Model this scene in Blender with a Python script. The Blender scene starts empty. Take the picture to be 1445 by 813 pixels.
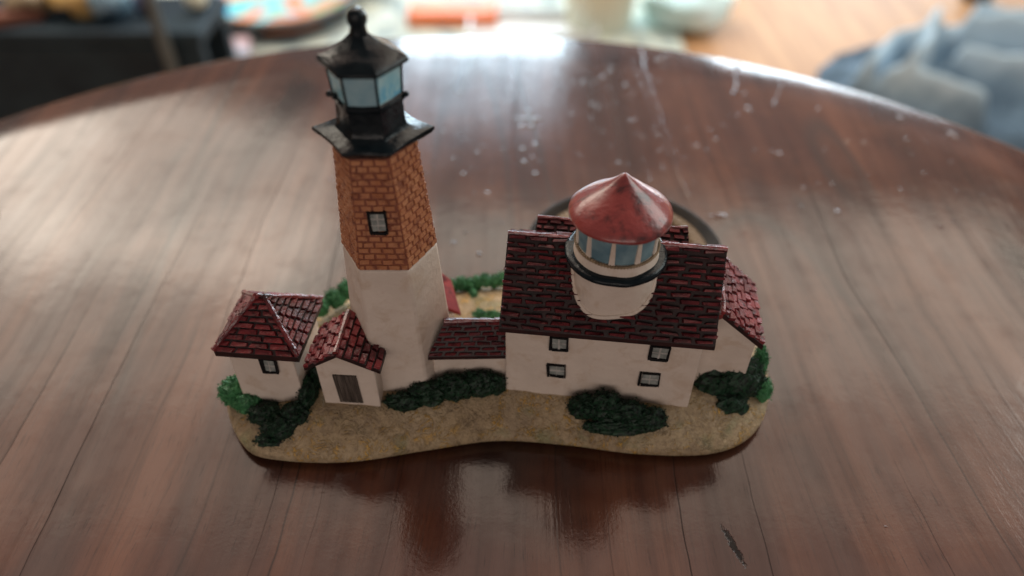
import bpy, math, random
from mathutils import Vector, Matrix, noise, Euler
random.seed(11)
U = 0.01                                   # everything below is written in centimetres
sc = bpy.context.scene
col = sc.collection
R = math.radians
def V(*a): return Vector(a)
def rnd(a, b): return random.uniform(a, b)

# ------------------------------------------------------------------ materials
class Mat:
    def __init__(s, name):
        s.m = bpy.data.materials.new(name); s.m.use_nodes = True
        s.t = s.m.node_tree; s.b = s.t.nodes['Principled BSDF']
        tc = s.t.nodes.new('ShaderNodeTexCoord')
        mp = s.t.nodes.new('ShaderNodeMapping'); mp.inputs['Scale'].default_value = (100, 100, 100)
        s.t.links.new(tc.outputs['Object'], mp.inputs['Vector']); s.co = mp.outputs['Vector']
    def put(s, sock, v):
        if v is None: return
        if hasattr(v, 'is_output'): s.t.links.new(v, sock)
        else:
            if sock.type == 'RGBA' and len(v) == 3: v = (*v, 1)
            sock.default_value = v
    def scale(s, sx, sy, sz, src=None, rot=0):
        n = s.t.nodes.new('ShaderNodeMapping'); n.inputs['Scale'].default_value = (sx, sy, sz)
        n.inputs['Rotation'].default_value = (0, 0, rot)
        s.put(n.inputs['Vector'], src or s.co); return n.outputs['Vector']
    def noise(s, sc_=1, detail=3, rough=.5, dist=0, src=None, fac=True):
        n = s.t.nodes.new('ShaderNodeTexNoise')
        n.inputs['Scale'].default_value = sc_; n.inputs['Detail'].default_value = detail
        n.inputs['Roughness'].default_value = rough; n.inputs['Distortion'].default_value = dist
        s.put(n.inputs['Vector'], src or s.co)
        return n.outputs['Fac'] if fac else n.outputs['Color']
    def math(s, op, a, b=None, c=None, clamp=False):
        n = s.t.nodes.new('ShaderNodeMath'); n.operation = op; n.use_clamp = clamp
        s.put(n.inputs[0], a); s.put(n.inputs[1], b); s.put(n.inputs[2], c); return n.outputs[0]
    def ramp(s, f, stops):
        n = s.t.nodes.new('ShaderNodeValToRGB'); e = n.color_ramp.elements
        while len(e) < len(stops): e.new(.5)
        for k, (p, c) in enumerate(stops):
            e[k].position = p
            e[k].color = (c, c, c, 1) if not hasattr(c, '__len__') else (*c, 1)
        s.put(n.inputs['Fac'], f); return n.outputs['Color']
    def mix(s, f, a, b, mode='MIX'):
        n = s.t.nodes.new('ShaderNodeMix'); n.data_type = 'RGBA'; n.blend_type = mode
        s.put(n.inputs[0], f); s.put(n.inputs[6], a); s.put(n.inputs[7], b); return n.outputs[2]
    def sep(s, v):
        n = s.t.nodes.new('ShaderNodeSeparateXYZ'); s.put(n.inputs[0], v); return n.outputs
    def comb(s, x, y, z):
        n = s.t.nodes.new('ShaderNodeCombineXYZ')
        for i, q in enumerate((x, y, z)): s.put(n.inputs[i], q)
        return n.outputs[0]
    def bump(s, h, dist, strength=1, nrm=None):
        n = s.t.nodes.new('ShaderNodeBump'); n.inputs['Strength'].default_value = strength
        n.inputs['Distance'].default_value = dist
        s.put(n.inputs['Height'], h); s.put(n.inputs['Normal'], nrm); return n.outputs['Normal']
    def set(s, **k):
        for a, v in k.items(): s.put(s.b.inputs[a.replace('_', ' ')], v)
        return s.m

def mottled(name, c1, c2, sc_=3, rough=.5, bump=.00008, bs=8, c3=None, s3=9, lo=.35, hi=.65, **k):
    m = Mat(name)
    f = m.noise(sc_, 4, .6)
    c = m.mix(m.ramp(f, [(lo, 0), (hi, 1)]), c1, c2)
    if c3:
        c = m.mix(m.ramp(m.noise(s3, 4, .65, .4), [(.52, 0), (.68, 1)]), c, c3)
    n = m.bump(m.noise(bs, 4, .6), bump)
    return m.set(Base_Color=c, Roughness=rough, Normal=n, **k)

M = {}
M['white'] = mottled('cream_paint', (.62, .53, .455), (.68, .585, .505), 1.2, .5, .00030, 5, (.57, .46, .37), 2.0, Specular_IOR_Level=.3)
M['roof'] = mottled('maroon_roof_paint', (.060, .010, .014), (.165, .023, .027), 1.7, .36, .00016, 12, (.024, .004, .006), 4.5, .38, .70, Specular_IOR_Level=.2)
M['ridge'] = mottled('glossy_worn_red_ridge', (.10, .014, .018), (.26, .035, .038), 2.5, .2, .0003, 9, (.03, .006, .008), 4, Specular_IOR_Level=1.0)
M['roofbright'] = mottled('red_shingle_paint', (.075, .010, .014), (.25, .028, .032), 1.7, .34, .00026, 12, (.05, .007, .009), 4.5, .36, .66, Specular_IOR_Level=.42)  # brighter, redder roof colour for hut, shed and wing
M['gap'] = mottled('black_red_wash', (.008, .003, .003), (.03, .006, .006), 4, .5)
M['redflat'] = mottled('red_roof_paint', (.20, .032, .033), (.33, .064, .058), 1.6, .32, .00018, 7, (.07, .020, .022), 2.6, .3, .7, Specular_IOR_Level=.5, Coat_Weight=.6, Coat_Roughness=.16)
M['brick'] = mottled('orange_brick_paint', (.40, .145, .062), (.50, .215, .10), 3.0, .55, .0003, 14, (.22, .065, .030), 4.5)
M['joint'] = mottled('dark_brick_joint', (.17, .046, .026), (.25, .075, .038), 5, .6)
M['black'] = mottled('gloss_black_paint', (.004, .008, .011), (.010, .016, .020), 3, .18, .00016, 7, Specular_IOR_Level=.20)
M['frame'] = mottled('black_window_paint', (.006, .006, .007), (.014, .014, .015), 6, .6, Specular_IOR_Level=.12)
M['roofdull'] = mottled('worn_red_paint', (.17, .022, .024), (.27, .040, .036), 1.6, .7, .0001, 7, (.07, .015, .016), 3.2, Specular_IOR_Level=.1)
M['glass'] = mottled('pale_blue_lantern_paint', (.20, .37, .45), (.31, .47, .53), 2.2, .35, .0001, 5)
M['glasscyan'] = mottled('cyan_lantern_highlight', (.24, .52, .62), (.42, .64, .68), 3.0, .35, .0001, 5, (.02, .36, .62), 2.6)  # bright cyan reflections of the side panes, painted into their colour
M['teal'] = mottled('slate_blue_pane_paint', (.10, .19, .24), (.20, .31, .35), 2.5, .35, .00008, 6)
M['pane'] = mottled('grey_pane_paint', (.17, .19, .18), (.32, .34, .32), 9, .45, .0001, 14)
M['muntin'] = mottled('worn_grey_muntin', (.34, .33, .31), (.50, .48, .45), 9, .5)
M['rope'] = mottled('tan_rope_paint', (.19, .13, .075), (.30, .215, .13), 6, .65)
M['plaque'] = mottled('tan_plaque_paint', (.17, .115, .07), (.25, .18, .11), 2, .6, .0001, 6, (.15, .10, .06), 3, Specular_IOR_Level=.25)
M['rim'] = mottled('dark_brown_rim', (.010, .008, .007), (.024, .018, .013), 2, .55, Specular_IOR_Level=.15)
M['edge'] = mottled('dark_base_edge', (.05, .038, .025), (.10, .08, .05), 3, .7)

m = Mat('grey_brown_door_wood')
f = m.noise(1, 3, .6, .3, m.scale(22, 22, 1.6))
M['door'] = m.set(Base_Color=m.ramp(f, [(.3, (.018, .013, .011)), (.55, (.075, .058, .048)), (.8, (.17, .14, .12))]), Roughness=.6, Normal=m.bump(f, .0003))

def leafmat(name, a, b, c):
    m = Mat(name)
    f = m.noise(2.0, 3, .6); g = m.noise(16, 3, .7)
    k = m.mix(m.ramp(f, [(.35, 0), (.65, 1)]), a, b)
    k = m.mix(m.ramp(g, [(.44, 0), (.72, 1)]), k, c)
    return m.set(Base_Color=k, Roughness=.55, Specular_IOR_Level=.35)
M['leaf'] = leafmat('dark_green_flock', (.001, .006, .004), (.003, .018, .008), (.014, .066, .028))
M['leaflight'] = leafmat('mid_green_flock', (.012, .075, .028), (.035, .16, .055), (.10, .32, .14))

m = Mat('sandy_ground_paint')
b0 = m.mix(m.ramp(m.noise(.9, 4, .6), [(.35, 0), (.65, 1)]), (.42, .305, .175), (.53, .405, .25))
b1 = m.mix(m.ramp(m.noise(1.4, 5, .65, .6), [(.46, 0), (.66, .55)]), b0, (.27, .195, .13))
b1 = m.mix(m.ramp(m.noise(7, 4, .7, 1.2), [(.44, 0), (.64, .5)]), b1, (.19, .135, .085))
st = m.noise(2.6, 3, .55, 3.2)
ridge = m.math('MULTIPLY', m.math('SUBTRACT', 1, m.math('MULTIPLY', m.math('ABSOLUTE', m.math('SUBTRACT', st, .5)), 11), clamp=True), m.ramp(m.noise(3.5, 3, .7), [(.42, 0), (.6, 1)]))
patch = m.ramp(m.noise(1.0, 2, .5, .3), [(.34, 0), (.56, 1)])
zz = m.sep(m.co)[2]
low = m.ramp(zz, [(.2, 1), (.85, 1), (.99, .25)])
yl = m.math('MULTIPLY', m.math('MULTIPLY', m.math('POWER', ridge, 2.2), patch), low)
b2 = m.mix(m.math('MULTIPLY', yl, 1.6, clamp=True), b1, (.78, .45, .09))
gr = m.ramp(m.noise(1.2, 3, .6, .2), [(.56, 0), (.72, .55)])
b3 = m.mix(gr, b2, (.20, .23, .11))
M['ground'] = m.set(Base_Color=b3, Roughness=.62, Normal=m.bump(m.math('ADD', m.math('MULTIPLY', ridge, .7), m.noise(9, 4, .7, 1.0)), .0005))

# varnished red-brown wood: grain runs away from the camera along y
m = Mat('varnished_table_wood')
xyz = m.sep(m.co)
w1 = m.noise(1, 2, .5, 0, m.scale(.10, .045, 1)); w2 = m.noise(1, 3, .5, 0, m.scale(.45, .16, 1))
xw = m.math('ADD', xyz[0], m.math('ADD', m.math('MULTIPLY', m.math('SUBTRACT', w1, .5), 2.6), m.math('MULTIPLY', m.math('SUBTRACT', w2, .5), .4)))
pw = m.comb(xw, xyz[1], 0)
broad = m.noise(1, 3, .55, 0, m.scale(.42, .035, 1, pw))
streak = m.noise(1, 4, .6, 0, m.scale(2.2, .07, 1, pw))
fibre = m.noise(1, 3, .65, 0, m.scale(13, .6, 1, pw))
spot = m.noise(.35, 4, .6)
def lines(scale, off, w0, w1, wobble, src):
    vo = m.t.nodes.new('ShaderNodeTexVoronoi'); vo.voronoi_dimensions = '1D'; vo.feature = 'DISTANCE_TO_EDGE'; vo.inputs['Scale'].default_value = 1
    m.put(vo.inputs['W'], m.math('ADD', m.math('MULTIPLY', m.math('ADD', src, m.math('MULTIPLY', m.noise(1, 3, .6, 0, m.scale(.5, .35, 1)), wobble)), scale), off))
    return m.ramp(vo.outputs['Distance'], [(0, 1), (w0, .8), (w1, 0)])
base = m.ramp(broad, [(.32, (.014, .005, .004)), (.48, (.056, .016, .009)), (.66, (.118, .040, .019))])
base = m.mix(m.ramp(streak, [(.48, 0), (.72, .6)]), base, (.030, .011, .008))
base = m.mix(m.ramp(spot, [(.48, 0), (.72, .55)]), base, (.130, .047, .022))
base = m.mix(m.ramp(fibre, [(.52, 0), (.75, .45)]), base, (.022, .008, .006))
grain = m.math('MULTIPLY', lines(1.5, 7.7, .012, .05, .14, xw), m.ramp(m.noise(1, 3, .6, 0, m.scale(.8, .05, 1, pw)), [(.46, .0), (.66, .9)]))
base = m.mix(grain, base, (.020, .011, .009))
vein = m.noise(1, 2, .45, .25, m.scale(.13, .028, 1))
vn = m.math('SUBTRACT', 1, m.math('MULTIPLY', m.math('ABSOLUTE', m.math('SUBTRACT', m.math('FRACT', m.math('MULTIPLY', vein, 8)), .5)), 8), clamp=True)
vmask = m.ramp(m.noise(.09, 2, .5), [(.40, .0), (.58, .7)])
base = m.mix(m.math('MULTIPLY', vn, vmask), base, (.022, .016, .015))
crack = m.math('MULTIPLY', lines(.60, 5.3, .0036, .012, .15, xw), m.ramp(m.noise(1, 2, .5, 0, m.scale(.30, .06, 1, pw)), [(.46, .06), (.62, .9)]))
base = m.mix(crack, base, (.012, .008, .007))
gx = m.math('DIVIDE', m.math('ADD', m.math('SUBTRACT', xyz[0], 5.54), m.math('MULTIPLY', m.math('SUBTRACT', xyz[1], .45), .30)), .085)
gy = m.math('DIVIDE', m.math('SUBTRACT', xyz[1], .45), .42)
gd = m.math('ADD', m.math('SQRT', m.math('ADD', m.math('MULTIPLY', gx, gx), m.math('MULTIPLY', gy, gy))), m.math('MULTIPLY', m.math('SUBTRACT', m.noise(7, 3, .7), .5), 2.2))
gouge = m.ramp(gd, [(.55, 1), (.95, 0)])
base = m.mix(gouge, base, (.012, .011, .011))
pores = m.math('MULTIPLY', m.ramp(m.noise(1, 2, .6, 0, m.scale(24, 1.6, 1, pw)), [(.60, 0), (.70, 1)]), m.ramp(m.noise(.5, 3, .6), [(.35, .15), (.6, 1)]))
base = m.mix(m.math('MULTIPLY', pores, .6), base, (.014, .008, .007))
cw = m.math('SUBTRACT', m.math('SUBTRACT', 1, m.math('MULTIPLY', pores, .20)), m.math('ADD', m.math('MULTIPLY', m.math('MAXIMUM', crack, m.math('MULTIPLY', gouge, .8)), .9), m.math('ADD', m.math('MULTIPLY', grain, .26), m.math('ADD', m.math('MULTIPLY', m.ramp(streak, [(.42, 0), (.70, 1)]), .22), m.math('MULTIPLY', m.ramp(m.noise(.9, 4, .7), [(.5, 0), (.75, 1)]), .22)))), clamp=True)
gh = m.math('SUBTRACT', m.math('ADD', m.math('MULTIPLY', fibre, .35), m.math('MULTIPLY', streak, .5)), m.math('MULTIPLY', crack, 1.0))
fine = m.noise(1, 2, .6, 0, m.scale(11, .35, 1, pw))
wavy = m.noise(1, 2, .5, 0, m.scale(.9, .25, 1))
fm = m.ramp(m.noise(.35, 3, .6), [(.42, .12), (.62, 1)])
ch = m.math('ADD', m.math('ADD', m.math('MULTIPLY', m.math('MULTIPLY', fine, fm), .20), m.math('ADD', m.math('MULTIPLY', m.noise(3.5, 3, .6), .17), m.math('MULTIPLY', m.noise(13, 3, .7), m.ramp(m.noise(.22, 2, .5), [(.45, .0), (.62, .16)])))), m.math('SUBTRACT', m.math('MULTIPLY', wavy, .55), m.math('MULTIPLY', gouge, .6)))
M['wood'] = m.set(Base_Color=base, Roughness=.6, Specular_IOR_Level=.05, Normal=m.bump(gh, .00012),
                  Coat_Weight=cw, Coat_Roughness=.12, Coat_IOR=1.5, Coat_Normal=m.bump(ch, .00016))

m = Mat('orange_floorboards')
p = m.scale(.11, .02, 1)
f = m.noise(1, 3, .6, 0, m.scale(.4, .03, 1))
M['floor'] = m.set(Base_Color=m.ramp(f, [(.3, (.36, .19, .085)), (.6, (.56, .32, .155)), (.8, (.66, .41, .22))]), Roughness=.6, Specular_IOR_Level=.35)
def plain(name, c, c2=None, s=.15, rough=.5, **k):
    m = Mat(name); c2 = c2 or tuple(q * .7 for q in c)
    return m.set(Base_Color=m.mix(m.ramp(m.noise(s, 3, .55), [(.35, 0), (.65, 1)]), c, c2), Roughness=rough, **k)
M['dark'] = plain('black_shelf_board', (.020, .040, .056), (.011, .022, .034), rough=.6, Specular_IOR_Level=.2)
M['post'] = plain('grey_metal', (.09, .115, .125), rough=.45)
M['yellow'] = plain('yellow_cloth', (.85, .66, .27), (.60, .42, .17), .12)
M['brown'] = plain('brown_cloth', (.38, .29, .17), (.20, .17, .12), .12)
M['bluegrey'] = plain('blue_grey_cloth', (.28, .46, .54), (.15, .26, .38), .12)
M['cream'] = plain('cream_plastic', (.78, .82, .66), (.70, .72, .60), .08, .4)
M['violet'] = plain('violet_plastic', (.20, .20, .45), rough=.4)
M['indigo'] = plain('dull_blue_plastic', (.06, .08, .16), rough=.5)
M['red'] = plain('dull_red_card', (.22, .08, .05), rough=.6)
M['orange'] = plain('orange_plastic', (.85, .20, .04), (.75, .16, .03), .1)
M['whitep'] = plain('white_plastic', (.82, .86, .88), (.72, .78, .80), .1, .35)
M['cyan'] = plain('pale_cyan_cloth', (.55, .84, .88), (.72, .88, .88), .1)
M['rimgrey'] = plain('dark_grey_rim', (.05, .055, .06), rough=.35)
M['pinkcard'] = plain('pink_card', (.62, .42, .45), (.40, .52, .66), .12)
m = Mat('iridescent_dish'); f = m.noise(.10, 1, .4, .6)
M['iris'] = m.set(Base_Color=m.ramp(f, [(.30, (.03, .45, .95)), (.40, (.25, .90, .75)), (.47, (.60, .72, .95)), (.54, (.95, .32, .06)), (.62, (.95, .55, .50)), (.70, (.30, .90, .30))]), Roughness=.25)
m = Mat('mottled_rug'); f = m.noise(.13, 3, .6, .5)
M['rug'] = m.set(Base_Color=m.ramp(f, [(.3, (.22, .30, .33)), (.45, (.46, .56, .55)), (.55, (.76, .82, .70)), (.65, (.36, .48, .58)), (.75, (.60, .68, .64))]), Roughness=.8)
m = Mat('fold_shaded_denim')
f = m.math('ADD', m.math('MULTIPLY', m.noise(.3, 4, .6), .5), m.math('MULTIPLY', m.sep(m.co)[2], .075))
M['denim'] = m.set(Base_Color=m.ramp(f, [(.42, (.075, .13, .19)), (.68, (.20, .31, .41)), (.92, (.42, .56, .66))]), Roughness=.85)  # light on fold tops and shade in hollows painted in by height

# ------------------------------------------------------------------ mesh builder
class MB:
    def __init__(s): s.v = []; s.f = []; s.mi = []; s.mats = []
    def idx(s, mat):
        if mat not in s.mats: s.mats.append(mat)
        return s.mats.index(mat)
    def face(s, pts, mat):
        n = len(s.v); s.v += [Vector(p) for p in pts]; s.f.append(tuple(range(n, n + len(pts)))); s.mi.append(s.idx(mat))
    def grid(s, rows, mat, cu=False, cap0=False, cap1=False):
        n = len(s.v); w = len(rows[0]); i = s.idx(mat)
        for r in rows: s.v += [Vector(p) for p in r]
        for a in range(len(rows) - 1):
            for b in range(w if cu else w - 1):
                c = (b + 1) % w
                s.f.append((n + a * w + b, n + a * w + c, n + (a + 1) * w + c, n + (a + 1) * w + b)); s.mi.append(i)
        if cap0: s.f.append(tuple(n + b for b in reversed(range(w)))); s.mi.append(i)
        if cap1: s.f.append(tuple(n + (len(rows) - 1) * w + b for b in range(w))); s.mi.append(i)
    def hexa(s, b, t, mat):                       # bottom and top quads, counter-clockwise from above
        s.grid([b, t], mat, True, True, True)
    def box(s, x0, x1, y0, y1, z0, z1, mat, X=None):
        q = lambda z: [(x0, y0, z), (x1, y0, z), (x1, y1, z), (x0, y1, z)]
        b, t = q(z0), q(z1)
        if X: b = [X(p) for p in b]; t = [X(p) for p in t]
        s.hexa(b, t, mat)
    def lathe(s, cx, cy, prof, mat, n=40, cap0=True, cap1=True, ang=None):
        s.grid([[(cx + r * math.cos(2 * math.pi * k / n), cy + r * math.sin(2 * math.pi * k / n), z) for k in range(n)] for r, z in prof], mat, True, cap0, cap1)
    def tube(s, pts, r, mat, n=8):
        pts = [Vector(p) for p in pts]; rows = []
        for i, p in enumerate(pts):
            d = (pts[min(i + 1, len(pts) - 1)] - pts[max(i - 1, 0)]).normalized()
            a = d.cross(Vector((0, 0, 1)))
            if a.length < .05: a = d.cross(Vector((0, 1, 0)))
            a.normalize(); b = d.cross(a).normalized()
            q = r[i] if hasattr(r, '__len__') else r
            rows.append([p - (a * math.cos(2 * math.pi * k / n) - b * math.sin(2 * math.pi * k / n)) * q for k in range(n)])
        s.grid(rows, mat, True, True, True)
    def blob(s, c, r, mat, n=12, m=8, amp=0., fr=1.5, flat=1.0, seed=0):
        rows = []
        rr = r if hasattr(r, '__len__') else (r, r, r)
        for i in range(m + 1):
            th = math.pi * (i + .02) / (m + .04) if 0 < i < m else (.02 if i == 0 else math.pi - .02)
            row = []
            for k in range(n):
                ph = 2 * math.pi * k / n
                d = Vector((math.sin(th) * math.cos(ph), math.sin(th) * math.sin(ph), -math.cos(th)))
                q = 1 + amp * noise.noise(d * fr + Vector((seed * 7.1, c[0] * 3, c[1] * 3)))
                row.append((c[0] + d.x * rr[0] * q, c[1] + d.y * rr[1] * q, c[2] + d.z * rr[2] * q))
            rows.append(row)
        s.grid(rows, mat, True, True, True)
    def plates(s, A, B, C, D, rows, bw, gap, h, mat, jit=.012, tilt=0., over=.0, bev=.35, stag=True, vgap=None):
        """raised bricks / shingles over the quad A(bottom left) B C D(top left)"""
        A, B, C, D = map(Vector, (A, B, C, D))
        N = (B - A).cross(D - A).normalized()
        for r in range(rows):
            v0, v1 = r / rows, (r + 1) / rows
            L0, R0 = A.lerp(D, v0), B.lerp(C, v0); L1, R1 = A.lerp(D, v1), B.lerp(C, v1)
            hgt = (L1 - L0).length; g = (vgap or gap) / max(hgt, 1e-6)
            wid = (R0 - L0).length
            u = -(bw * (.5 if (r % 2 and stag) else 0) + rnd(0, .06) * bw) / wid
            while u < 1:
                un = u + bw * rnd(.93, 1.07) / wid
                a, b = max(u, -over / wid * rnd(0, 1)), min(un, 1 + over / wid * rnd(0, 1))
                gu = gap / wid
                a2, b2 = a + gu * .5, b - gu * .5
                if b2 - a2 > gu * .7:
                    va, vb = g * .5 * rnd(.8, 1.2), 1 - g * .5 * rnd(.8, 1.2)
                    def P(uu, vv): return L0.lerp(R0, uu).lerp(L1.lerp(R1, uu), vv)
                    j = lambda: Vector((rnd(-jit, jit), rnd(-jit, jit), rnd(-jit, jit)))
                    q = [P(a2, va) + j(), P(b2, va) + j(), P(b2, vb) + j(), P(a2, vb) + j()]
                    c = sum(q, Vector()) / 4
                    hh = h * rnd(.75, 1.25); bb = min(bev * h, .3 * hgt)
                    top = []
                    for i, p in enumerate(q):
                        d = (c - p); e = d.normalized() * bb
                        k = hh * (1 + tilt) if i < 2 else hh * (1 - tilt)
                        top.append(p + e + N * k)
                    bot = [p - N * .015 for p in q]
                    s.hexa(bot, top, mat)
                u = un
    def build(s, name, parent=None, org=None, smooth=None, bevel=0, disp=0, dfr=2.0):
        if disp:
            s.v = [p + Vector((noise.noise(p * dfr), noise.noise(p * dfr + Vector((9, 0, 0))), noise.noise(p * dfr + Vector((0, 9, 0))))) * disp for p in s.v]
        o_ = Vector(org or (0, 0, 0))
        me = bpy.data.meshes.new(name)
        me.from_pydata([tuple((p - o_) * U) for p in s.v], [], s.f)
        for q in s.mats: me.materials.append(M[q])
        me.polygons.foreach_set('material_index', s.mi)
        if smooth is not None:
            me.shade_smooth()
            if smooth < 180: me.set_sharp_from_angle(angle=R(smooth))
        me.update()
        o = bpy.data.objects.new(name, me); col.objects.link(o)
        if parent: o.parent = parent
        if bevel:
            b = o.modifiers.new('bevel', 'BEVEL'); b.width = bevel * U; b.segments = 2; b.limit_method = 'ANGLE'; b.angle_limit = R(35)
        return o

def tag(o, label=None, cat=None, group=None, kind=None):
    if label: o['label'] = label
    if cat: o['category'] = cat
    if group: o['group'] = group
    if kind: o['kind'] = kind
    return o
def empty(name, loc):
    o = bpy.data.objects.new(name, None); col.objects.link(o); o.location = Vector(loc) * U
    o.empty_display_size = .02; return o

# ================================================================== the round wooden table
TC = (-1.36, 6.36); TR = 23.1
troot = tag(empty('round_table', (TC[0], TC[1], -50)), 'round varnished red-brown wooden table with cracked grain under the lighthouse figurine', 'table')
o0 = (TC[0], TC[1], -50)
mb = MB()
prof = [(TR - .9, -2.6), (TR - .3, -2.45), (TR, -2.0), (TR, -.40), (TR - .05, -.18), (TR - .16, -.05), (TR - .32, 0)]
mb.lathe(TC[0], TC[1], prof + [(TR * k, 0) for k in (.9, .7, .5, .3, .1)], 'wood', 160)
top = mb.build('table_top', troot, o0, 35)
# the wood texture must use table-top coordinates in cm: object origin is the Empty, fine
mb = MB(); mb.lathe(TC[0], TC[1], [(3.2, -48.5), (2.6, -44), (3.6, -30), (2.4, -12), (4.5, -2.65)], 'wood', 28); mb.build('pedestal', troot, o0, 50)
for k in range(3):
    a = R(90 + 120 * k); c, s_ = math.cos(a), math.sin(a)
    mb = MB(); mb.tube([(TC[0] + c * d, TC[1] + s_ * d, z) for d, z in ((2.2, -40), (7, -43), (13, -47.5), (17, -48.7))], [1.5, 1.4, 1.2, 1.2], 'wood'); mb.build('foot', troot, o0, 60)
# hardened varnish beads and runs that glint on the top
mb = MB()
def bead(x, y, r, h, el=1.0):
    n = 14                                        # a shallow cap, so it catches the lit ceiling
    mb.grid([[(x + r * q * math.cos(2 * math.pi * k / n), y + r * q * el * math.sin(2 * math.pi * k / n), h * (1 - q * q) - .004) for k in range(n)] for q in (1, .8, .6, .4, .2, .03)], 'wood', True, False, True)
for k in range(300):
    y = rnd(15.5, 29.5); x = rnd(-6, 15) * (.6 + .02 * y)
    if random.random() < .45: x = rnd(-3, 5); y = rnd(19, 29.8)
    if (x - TC[0]) ** 2 + (y - TC[1]) ** 2 < (TR - 1) ** 2: bead(x, y, rnd(.03, .06) + .08 * random.random() ** 3, rnd(.012, .028), rnd(.8, 1.3))
bead(6.0, 17.0, .28, .045, .45); bead(.6, 22.5, .6, .04, .2); bead(-.9, 15.3, .09, .03); bead(7.2, 7.2, .05, .012, .5)
for k in range(22):
    a = rnd(R(8), R(75)); rr = TR - rnd(.8, 1.3); bead(TC[0] + rr * math.cos(a), TC[1] + rr * math.sin(a), rnd(.08, .16), rnd(.025, .04))
def run(pts, r):                                  # a shallow ridge of varnish
    P = []
    for i in range(len(pts) - 1):
        for t in range(8): P.append(Vector((*pts[i], 0)).lerp(Vector((*pts[i + 1], 0)), t / 8))
    mb.grid([[(p.x + wob_ + q * w_, p.y, .30 * w_ * (1 - q * q) - .004) for q in (-1, -.6, -.2, .2, .6, 1)] for k, p in enumerate(P)
             for w_ in (r * (.35 + .65 * abs(math.sin(k * 1.7 + pts[0][0])) * rnd(.6, 1.2)),) for wob_ in (.10 * noise.noise(Vector((p.x, p.y * .9, 0))),)], 'wood')
run([(5.1, 28), (5.15, 24), (5.2, 20), (5.35, 17.5)], .09); run([(4.7, 27), (4.9, 23), (5.05, 20)], .05); run([(8.8, 26.6), (8.0, 24)], .12); run([(10.2, 25.5), (9.2, 23)], .10)
run([(-16.1, 16.5), (-15.4, 14.6)], .14); run([(-16.9, 18.5), (-16.3, 16.2)], .12); run([(-15.0, 17.2), (-14.6, 15.6)], .10); run([(-15.6, 14), (-14.9, 12.6)], .12); run([(0.05, 24), (.02, 19.5)], .06)
tag(mb.build('varnish_bead', troot, o0, 60), kind='stuff')

# ================================================================== the lighthouse figurine
FO = (-.3, 11.2, 0)
fig = tag(empty('lighthouse_figurine', FO), 'painted resin lighthouse figurine with brick tower, keeper house and red roofs standing on the table', 'figurine')
def P_(mb, name, parent=fig, **k): return mb.build(name, parent, FO if True else None, **k)
# parts hang under the Empty, sub-parts under identity-placed parts, so one origin serves all

# ---- base
def spline(pts, n):
    out = []; L = len(pts)
    for i in range(L):
        p0, p1, p2, p3 = (Vector(pts[(i + k - 1) % L]) for k in range(4))
        for j in range(n):
            t = j / n
            out.append(.5 * ((2 * p1) + (p2 - p0) * t + (2 * p0 - 5 * p1 + 4 * p2 - p3) * t * t + (3 * p1 - p0 - 3 * p2 + p3) * t ** 3))
    return out
outline = [(-5.55, 8.9), (-4.7, 8.6), (-3.3, 8.57), (-1.82, 8.84), (-.34, 9.09), (1.16, 8.98), (2.62, 8.76), (4.1, 8.76), (5.05, 9.2), (5.62, 10.1),
           (5.8, 11.2), (5.6, 12.4), (5.0, 13.1), (3.8, 13.6), (2, 13.7), (0, 13.75), (-2, 13.6), (-4, 13.3), (-5.3, 12.5), (-6.1, 11.3), (-6.25, 10.1)]
OL = spline([(a, b, 0) for a, b in outline], 9)
def gz(x, y, d):
    """ground height by distance d from the rim"""
    t = min(d / 1.05, 1); bank = 1 - (1 - t) ** 1.7
    hmax = .97 - .22 * min(max((y - 10.6) / 1.6, 0), 1)
    if x < -3.9: hmax -= .32 * min((-3.9 - x) / 1.2, 1)
    return .27 + (hmax - .27) * bank
mb = MB(); rows = []
def ring(ins, z): return [(p.x + (0 - p.x) * ins * .35, p.y + (11.2 - p.y) * ins, z) for p in OL]
rows += [ring(.075, .03), ring(.045, .035), ring(.015, .075), ring(0, .13), ring(-.004, .19), ring(0, .27)]
for k in range(1, 23):
    s = (k / 22) ** 1.15; row = []
    for p in OL:
        c = Vector((max(-4.3, min(4.0, p.x * .8)), 11.3, 0)); q = p.lerp(c, s)
        d = (q - p).length * (1 if p.y < 12 else 1)
        z = gz(q.x, q.y, d)
        z += (.055 * noise.noise(Vector((q.x * 1.6, q.y * 1.6, 0))) + .03 * noise.noise(Vector((q.x * 5, q.y * 5, 3)))) * min(1, k / 3)
        row.append((q.x, q.y, z))
    rows.append(row)
mb.grid(rows, 'ground', True, True, True)
base = P_(mb, 'base', smooth=70)
mb = MB(); mb.grid([[(p.x * .965, p.y + (11.2 - p.y) * .085, z) for p in OL] for z in (.004, .04)], 'edge', True, True, False); P_(mb, 'felt_pad', base, smooth=60)

# ---- round plaque behind the house
PC = (2.90, 14.62); mb = MB()
mb.lathe(*PC, [(2.44, .02), (2.54, .12), (2.59, .72), (2.55, .80)], 'plaque', 90, True, False)
mb.lathe(*PC, [(2.55, .80), (2.50, .82), (2.42, .80), (2.22, .70)], 'rim', 90, False, False)
mb.lathe(*PC, [(2.22, .70), (2.18, .67), (1.8, .66), (1.0, .665), (.1, .665)], 'plaque', 90, False, True)
plq = P_(mb, 'round_plaque', smooth=40)
mb = MB()
for k in range(64):
    a = 2 * math.pi * k / 64; c, s = math.cos(a), math.sin(a)
    mb.tube([(PC[0] + c * (2.10 - .08 * j) - s * (.11 * (j - 1.5) * .5), PC[1] + s * (2.10 - .08 * j) + c * (.11 * (j - 1.5) * .5), (.675 + .035 * math.sin(math.pi * j / 3))) for j in range(4)], .095, 'rope', 6)
P_(mb, 'rope_ring', plq, smooth=80)

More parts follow.
